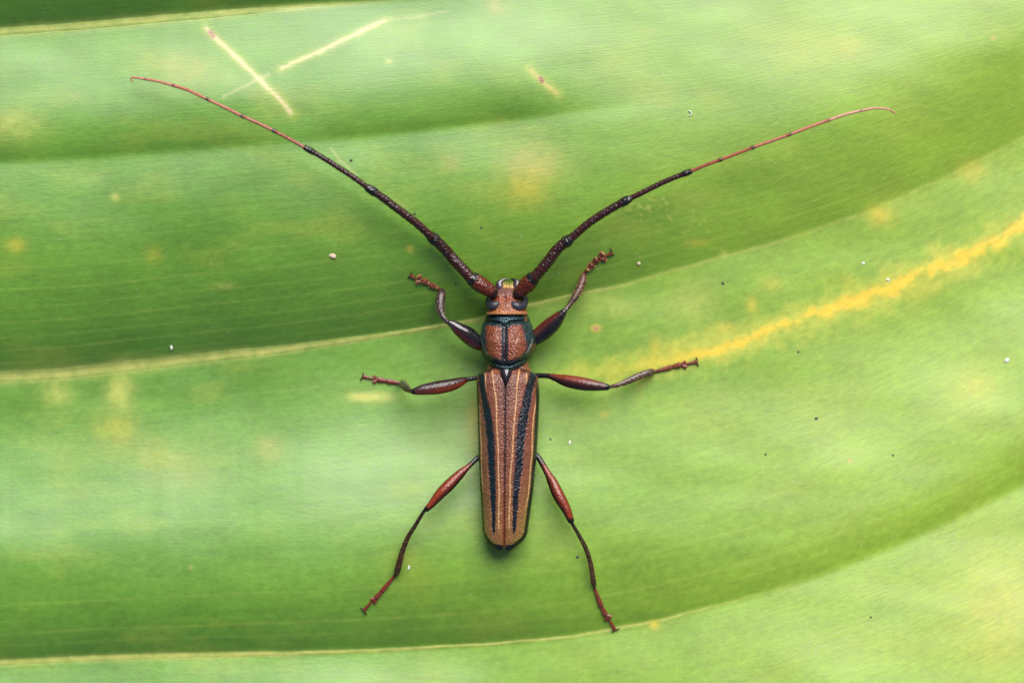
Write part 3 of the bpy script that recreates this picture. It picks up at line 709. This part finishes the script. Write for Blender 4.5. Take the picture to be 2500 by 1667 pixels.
JR = [[(1306, 675), (1313, 668), (1337, 640), (1363, 606), (1391, 584)], [(1391, 584), (1408, 570), (1434, 547.5), (1467, 525), (1499, 506), (1536, 486)], [(1536, 486), (1575, 467), (1618, 446), (1651, 432), (1686, 419)],
      [(1686, 419), (1724, 403), (1762.7, 389)], [(1762.7, 389), (1803, 374), (1842, 359)], [(1842, 359), (1888, 343), (1933, 327)], [(1933, 327), (1980, 309), (2028.5, 292)], [(2028.5, 292), (2066, 279), (2105, 270)], [(2105, 270), (2136, 264.5), (2168, 267), (2187, 278)]]
ant('antenna', [(1264, 716, hl + 98, 12), (1272, 710, hl + 103, 14.5), (1284, 698, hl + 110, 18), (1294, 687, hl + 117, 18.5), (1301, 680, hl + 122, 15.5)],
    [(1300, 681, hl + 121, 15), (1305, 676, hl + 124, 15), (1310, 671, hl + 127, 12.5)], JR, JR, RAD, [hl + 127, hl + 160, hl + 195, hl + 225, hl + 240, hl + 250, hl + 255, hl + 255, hl + 250, hl + 240], 21)

# ---- legs
def fem_col(kind):
    def f(t, cx, sx):
        if kind == 'fore':
            c = mixc(BLACK * 1.4, np.array([.10, .014, .009]), sm(-.1, .8, cx) * sm(.02, .2, t) * .9)
            return mixc(c, np.array([.035, .02, .026]), sm(.75, .95, t))
        if kind == 'fore_r':
            c = mixc(BLACK * 1.4, np.array([.11, .018, .011]), sm(-.1, .8, cx) * sm(.02, .2, t) * .9)
            return mixc(c, np.array([.02, .013, .016]), sm(.88, .98, t))
        if kind == 'mid':
            c = mixc(np.array([.026, .010, .010]), np.array([.18, .028, .010]), sm(-.3, .6, cx))
            c = mixc(c, np.array([.05, .022, .028]), sm(.6, .95, t) * .6)
        else:
            c = mixc(np.array([.030, .010, .008]), np.array([.21, .030, .009]), sm(-.75, .1, cx) * sm(1.0, .75, np.abs(cx)))
        c = mixc(BLACK * 1.3, c, sm(.22, .36, t))
        return mixc(c, BLACK, sm(.95, .99, t))
    return f
def leg(femur, tibia, tarsus, kind, tcol, tarcol, hairy=0, side=1, seed=0, tf=.62):
    fc = fem_col(kind)
    sf = (lambda t, cx, sx: fc(t, cx * side, sx))
    root = limb('leg', femur, M_SMOOTH if kind.startswith('fore') else M_LEG, beetle, B0, flat=.85, nseg=30, step=2, colf=sf)
    tb = np.array(tibia, float)
    for row in tb: row[2] = max(row[2], LH(row[0], row[1]) + row[3] * tf + 1)
    # let the shin come down evenly to the foot
    e = LH(tb[-1][0], tb[-1][1]) + tb[-1][3] * tf + 2
    q = np.linspace(0, 1, len(tb)) ** 1.3
    tb[:, 2] = np.maximum(tb[:, 2], tb[0, 2] + (e - tb[0, 2]) * q)
    tb[-1, 2] = e; tibia = tb
    limb('tibia', tibia, M_LEG, root, B0, flat=tf, nseg=22, step=2, colf=lambda t, a, b: mixc(np.array(tcol[0]), np.array(tcol[1]), sm(.1, .8, t)))
    tc = lambda t, a, b: mixc(np.array(tarcol), np.array(tarcol) * .6, sm(.3, 0, t))
    padc = lambda t, a, b: np.broadcast_to(np.array([.42, .25, .07]), t.shape + (3,)).copy()
    s1, s2, l1, l2, s5, claws, rs = tarsus
    lh = lambda p: LH(*p)
    def seg(a, b, r0, r1, name='tarsal_segment', ha=None, f=.5, up=0.0):
        a = np.array(a, float); b = np.array(b, float)
        h0 = (lh(a) if ha is None else ha) + r0 * f + 1.5 + up; h1 = lh(b) + r1 * f + 1.0 + up
        m = a * .45 + b * .55; hm = h0 * .45 + h1 * .55
        q = a * .12 + b * .88
        return limb(name, [(*a, h0, r0), (*m, hm, r0 * .42 + r1 * .58), (*q, h0 * .12 + h1 * .88, r1 * .96), (*b, h1, r1)], M_LEG, root, B0, flat=f, nseg=20, step=1.0, colf=tc, blunt=.3)
    hs = tb[-1][2]
    seg(s1[0], s1[1], rs[0], rs[1], ha=max(hs - rs[0] * .5 - 1.5, lh(s1[0])))
    seg(s2[0], s2[1], rs[2], rs[3])
    base = (np.array(s2[1]) * .8 + (np.array(l1) + np.array(l2)) / 2 * .2)
    for l in (l1, l2): seg(base, l, rs[2] * .9, rs[4])
    seg(s5[0], s5[1], rs[5] * .7, rs[5] * 1.5, up=1.2)
    for cl in claws:
        a = np.array(s5[1], float); b = np.array(cl, float); d = b - a
        m = a + d * .6 + np.array([-(d[1]), d[0]]) * .12
        limb('claw', [(*a, lh(a) + 4, 2.2), (*m, lh(m) + 4.5, 1.7), (*b, lh(b) + .8, .6)], M_SMOOTH, root, B0, flat=.9, nseg=10, step=1.2, colf=lambda t, x, y: mixc(np.array([.10, .03, .016]), np.array([.02, .012, .012]), sm(.2, .7, t)))
    if hairy:
        # yellow soles fringing the foot
        for (a, b, r) in ((s1[0], s1[1], rs[1]), (s2[0], s2[1], rs[3]), (base, l1, rs[4]), (base, l2, rs[4])):
            a = np.array(a, float); b = np.array(b, float); a2 = a * .55 + b * .45
            h_ = lh(b) + 1.0; e = b + (b - a) / (np.linalg.norm(b - a) + 1e-6) * hairy * .6
            limb('sole', [(*a2, h_ + .5, r * .6), (*(a2 * .4 + e * .6), h_, r * .8 + hairy), (*e, h_, r + hairy * .8)], M_LEG, root, B0, flat=.2, nseg=16, step=1.2, colf=padc, blunt=.35)
    # short hairs along the tibia
    g = np.random.default_rng(seed); C = smooth_curve(tb, 120); idx = g.integers(15, 118, 150)
    t_ = np.gradient(C[:, :3], axis=0); t_ /= np.linalg.norm(t_, axis=1)[:, None]
    rt, tp = [], []
    for i in idx:
        w = g.random() * 2 * math.pi; sd = np.cross(t_[i], [0, 0, 1]); sd /= np.linalg.norm(sd) + 1e-6; n_ = np.cross(sd, t_[i])
        o_ = sd * math.cos(w) + n_ * math.sin(w) * tf
        p = C[i, :3] + o_ * C[i, 3] * .95; rt.append(p); tp.append(p + o_ * (1.8 + 1.6 * g.random()) + t_[i] * (2 + 2 * g.random()))
    h = hairs('leg_hair', rt, tp, .28, M_HAIR, root); h['kind'] = 'stuff'
    return root

z = ZB
leg([(1192, 842, z + 52, 15), (1176, 840, z + 58, 17), (1160, 833, z + 64, 19), (1142, 818, z + 72, 20.5), (1120, 803, z + 80, 16), (1107, 793, z + 84, 11), (1098, 788, z + 86, 7.5)],
    [(1099, 789, z + 85, 5.5), (1091, 785, z + 84, 5.5), (1082, 775, z + 78, 6.8), (1075.5, 757, z + 66, 9.5), (1075, 735, z + 50, 11.2), (1078.5, 716, z + 36, 10), (1080, 709, z + 30, 7)],
    [((1077, 707), (1052, 695)), ((1052, 695), (1035, 685)), (1023.5, 675), (1017, 688), ((1022, 685), (1002, 672)), [(997, 680), (1005, 663)], (3, 7.2, 3.5, 8, 6.2, 3)],
    'fore', ((.028, .020, .026), (.055, .028, .032)), (.20, .062, .034), hairy=2.6, side=1, seed=1)
leg([(1288, 838, z + 52, 14), (1306, 827, z + 56, 17), (1325, 812, z + 62, 20.5), (1349, 791, z + 72, 19.5), (1366, 773, z + 79, 13.5), (1377, 761, z + 83, 8)],
    [(1377, 763, z + 83, 5.5), (1381, 757, z + 82, 5.2), (1389, 746, z + 78, 6), (1405, 723, z + 66, 8.6), (1417, 701, z + 50, 9.6), (1423, 680, z + 36, 9), (1425, 670, z + 30, 6.5)],
    [((1427, 667), (1446, 646)), ((1446, 646), (1457, 633.5)), (1470, 619), (1478, 632), ((1470, 630), (1494, 618)), [(1488, 606), (1500, 623)], (3.2, 8.2, 3.8, 8, 6.4, 3)],
    'fore_r', ((.035, .014, .014), (.10, .034, .024)), (.17, .045, .024), hairy=2.6, side=1, seed=2)
leg([(1190, 920, z + 52, 6), (1163, 922.5, z + 60, 5.2), (1141, 926, z + 68, 6.2), (1127, 930.5, z + 73, 10.5), (1105, 938.5, z + 80, 14.8), (1071, 945.5, z + 88, 16.5), (1036, 950.5, z + 94, 13.5), (1016, 954.5, z + 96, 9.5), (1008, 955.5, z + 96, 7)],
    [(1009, 957, z + 94, 5), (1002, 954, z + 88, 5.5), (993, 948, z + 72, 9), (986, 940, z + 50, 10.5), (981, 935, z + 28, 9), (978, 934.5, z + 14, 5)],
    [((979, 935), (945, 930)), ((945, 930), (924, 926)), (912, 919), (912, 933), ((918, 926), (886, 918.5)), [(881, 931), (886, 908)], (3.6, 6.2, 4, 7, 5, 2.8)],
    'mid', ((.030, .026, .014), (.055, .05, .026)), (.17, .034, .024), side=1, seed=3)
leg([(1290, 920, z + 52, 7), (1312, 917, z + 58, 6.5), (1337, 917.5, z + 66, 6.2), (1355, 921.5, z + 71, 9), (1384, 929.5, z + 78, 15), (1421, 936.5, z + 86, 16.5), (1449, 940.5, z + 90, 13.8), (1472, 943.5, z + 92, 10), (1483, 945, z + 92, 7.5)],
    [(1483, 946, z + 90, 4.5), (1492, 943.5, z + 86, 4.4), (1506, 940.5, z + 78, 5.6), (1533, 930, z + 62, 8.2), (1561, 917.8, z + 44, 9), (1588, 908, z + 26, 8.2), (1598, 906, z + 18, 5)],
    [((1600, 906), (1638, 896)), ((1638, 896), (1660.5, 890.5)), (1674, 884), (1675.5, 896), ((1666, 891.5), (1701.5, 882)), [(1699.5, 872.5), (1706.5, 894)], (3.2, 6.4, 4, 7.2, 5.4, 3)],
    'mid', ((.06, .032, .026), (.075, .042, .028)), (.19, .055, .03), side=1, seed=4)
leg([(1196, 1095, z + 50, 7), (1167, 1117, z + 58, 5.8), (1143, 1139, z + 66, 6.6), (1124, 1156, z + 72, 11), (1097, 1183, z + 78, 14.2), (1075, 1205, z + 82, 13), (1053, 1231, z + 84, 9), (1041, 1243, z + 84, 6.8)],
    [(1041, 1243.5, z + 83, 4.4), (1034, 1249, z + 81, 4.2), (1014, 1282, z + 66, 5), (997, 1309, z + 52, 5.8), (983.5, 1342, z + 36, 6.6), (974.5, 1375, z + 20, 7.6), (969, 1397, LH(969, 1397) + 10, 7.6), (966, 1403, LH(966, 1403) + 7, 4.5)],
    [((964, 1404), (932.5, 1442)), ((932.5, 1442), (919, 1457.5)), (905.5, 1463), (915, 1471), ((912, 1462), (888, 1490)), [(879.5, 1483), (896.5, 1499)], (3.2, 6, 4, 6.8, 4.8, 2.8)],
    'hind', ((.022, .016, .009), (.055, .026, .012)), (.17, .034, .02), side=-1, seed=5)
leg([(1284, 1092, z + 50, 8), (1311, 1113, z + 58, 7), (1324, 1132, z + 64, 7.4), (1337, 1155, z + 70, 8.5), (1348, 1175, z + 74, 12.2), (1363.5, 1208.5, z + 80, 14.6), (1382, 1242, z + 83, 12), (1394, 1271, z + 84, 8)],
    [(1395, 1273, z + 83, 4.4), (1400, 1283, z + 80, 4.2), (1415.5, 1309.6, z + 68, 5), (1431, 1340, z + 54, 5.8), (1441.5, 1374, z + 38, 6), (1447.5, 1411, z + 20, 6.4), (1449.5, 1426, LH(1449, 1426) + 10, 6.6), (1450.7, 1433, LH(1450, 1433) + 7, 4)],
    [((1451, 1434), (1467.5, 1478)), ((1467.5, 1478), (1478, 1499)), (1480.5, 1513), (1492, 1505.5), ((1483, 1504), (1501, 1536)), [(1495, 1545), (1513, 1532)], (3.2, 6.4, 4, 7, 5, 3)],
    'hind', ((.030, .022, .010), (.06, .030, .013)), (.18, .042, .024), side=1, seed=6)

PITCH[0] = 0.0
# ------------------------------------------------------------------ bits lying on the leaf
def crumb(name, u, v, a, b, ang, mat, label, cat, group=None, seed=0):
    """a small lumpy grain, half sunk into the leaf skin"""
    g = np.random.default_rng(seed); n, m_ = 9, 12
    ph = np.linspace(0, math.pi, n)[:, None]; th = np.linspace(0, 2 * math.pi, m_, endpoint=False)[None, :]
    R = 1 + .28 * (g.random((n, m_)) - .5); R[0] = R[0, 0]; R[-1] = R[-1, 0]
    x = a * np.sin(ph) * np.cos(th) * R; y = b * np.sin(ph) * np.sin(th) * R; zz = min(a, b) * .45 * np.cos(ph) * R * np.ones((1, m_))
    ca, sa = math.cos(ang), math.sin(ang)
    U_, V_ = u + x * ca - y * sa, v + x * sa + y * ca
    h0 = LH(u, v) + min(a, b) * .1
    o3 = W(u, v, LH(u, v))
    o = mesh_obj(name, W(U_, V_, h0 + zz), grid_faces(n, m_, True), mat, None, origin=o3); o.location = o3
    return tag(o, label, cat, group)
crumb('grain', 812, 625, 10, 6, .35, M_PINK, 'pinkish oval grain on the leaf below the left antenna', 'grain', seed=1)
crumb('grain', 1560, 643, 5, 4.5, 0, M_PINK, 'tiny cream grain beside the raised right front foot', 'grain', seed=2)
crumb('crumb', 418, 845, 3, 10, -.15, M_WHITE, 'thin upright white flake just above the pale middle vein', 'crumb', seed=3)
crumb('crumb', 2458, 880, 7, 5, -.6, M_WHITE, 'largest white crumb, on the yellowish side below the yellow streak', 'crumb', seed=4)
crumb('crumb', 998, 1385, 2.5, 6, .2, M_WHITE, 'white flake beside the left hind shin', 'crumb', seed=5)
crumb('crumb', 1391, 1080, 3, 5.5, .3, M_WHITE, 'white flake beside the right hind thigh', 'crumb', seed=6)
crumb('crumb', 2108, 643, 4, 3.4, 0, M_WHITE, 'small white crumb on plain green between the pale vein and the yellow streak', 'crumb', seed=10)
crumb('crumb', 2168, 683, 4.4, 3.6, .2, M_WHITE, 'small white crumb right at the edge of the yellow streak', 'crumb', seed=11)
far = 'tiny dark speck on open leaf below the yellow streak, away from the legs'
for i, (u_, v_, r_, lab) in enumerate((
        (1993, 1021, 4, far), (1869, 1109, 3, far), (2180, 1111, 3, far),
        (1410, 1359, 4, 'tiny dark speck beside the shin of the right hind leg'),
        (1765, 692, 4, 'tiny dark speck between the pale middle vein and the yellow streak'),
        (1949, 859, 3, 'tiny dark speck just under the yellow streak'),
        (2126, 1506, 3, 'tiny dark speck on the pleat below the long lower crease'),
        (1344, 1072, 3, 'tiny dark speck between the wing covers and the right hind thigh'),
        (1012, 522, 3.5, 'tiny dark speck close to the thick part of the left antenna'),
        (857, 392, 4, 'tiny dark speck above the middle of the left antenna'),
        (1175, 555, 3, 'tiny dark speck in the gap between the two antennae'),
        (1113, 690, 3, 'tiny dark speck between the left front shin and the antenna base'))):
    crumb('speck', u_, v_, r_, r_ * .8, i, M_DARK, lab, 'speck', 'dark specks on the leaf', seed=30 + i)
# a curled white fibre
def fibre_pts(pts): return [(u_, v_, LH(u_, v_) + 1.4 + d_, 1.5) for u_, v_, d_ in pts]
fb = limb('fibre', fibre_pts([(1682, 271, 1), (1686, 273, 2), (1687, 279, 1), (1683, 283, 0)]), M_WHITE, None, None, nseg=8, step=1)
tag(fb, 'curled white fibre above the right antenna', 'fibre')
# fine glittering dust
g = np.random.default_rng(9); vsd, fsd = [], []
N = 900
du = np.where(g.random(N) < .65, 1250 + 1250 * g.random(N) ** .8, 2500 * g.random(N)); dv = np.where(g.random(N) < .6, 40 + 700 * g.random(N), 1667 * g.random(N))
cl = g.random(N) < .05; du = np.where(cl, g.normal(1975, 22, N), du); dv = np.where(cl, g.normal(1575, 10, N), dv)
keep = ~((np.abs(du - 1240) < 90) & (dv > 660) & (dv < 1360))
du, dv = du[keep], dv[keep]; hh = leaf_h(du, dv)
for i in range(len(du)):
    r = .6 + 1.1 * g.random() ** 3; b = len(vsd); w0 = g.random() * 6.3
    for q in range(4):
        w = w0 + q * math.pi / 2; vsd.append((du[i] + r * math.cos(w), dv[i] + r * math.sin(w), hh[i] - .3))
    vsd.append((du[i], dv[i], hh[i] + r * .9))
    fsd += [(b, b + 4, b + 1), (b + 1, b + 4, b + 2), (b + 2, b + 4, b + 3), (b + 3, b + 4, b)]
X = np.array(vsd)
dust = mesh_obj('dust', W(X[:, 0], X[:, 1], X[:, 2]), fsd, M_WHITE, smooth=False)
tag(dust, 'fine pale dust sprinkled over the leaf', 'dust', kind='stuff')

# ------------------------------------------------------------------ stalk of the leaf, down to the soil
i0 = 2
st = inner[i0, len(vi) // 2]
pts = np.array([[st[0] + .012, st[1], st[2] - .0025], [st[0] - .01, st[1], st[2] - .004], [st[0] - .05, st[1] + .005, st[2] - .03], [st[0] - .075, st[1] + .01, st[2] - .12], [st[0] - .08, st[1] + .012, GZ - .02]])
C = smooth_curve(np.column_stack([pts, [.0022, .003, .0035, .0042, .006]]), 40)
tn = np.gradient(C[:, :3], axis=0); tn /= np.linalg.norm(tn, axis=1)[:, None]
sd = np.cross(tn, [0, 1.0, 0]); sd /= np.linalg.norm(sd, axis=1)[:, None]; nn = np.cross(sd, tn)
th = np.linspace(0, 2 * math.pi, 16, endpoint=False)
X = C[:, None, :3] + (sd[:, None] * np.cos(th)[None, :, None] + nn[:, None] * np.sin(th)[None, :, None]) * C[:, 3][:, None, None]
mesh_obj('stalk', X, grid_faces(40, 16, True), M_STALK, leaf_root)

scene.render.resolution_x = 1024; scene.render.resolution_y = 682
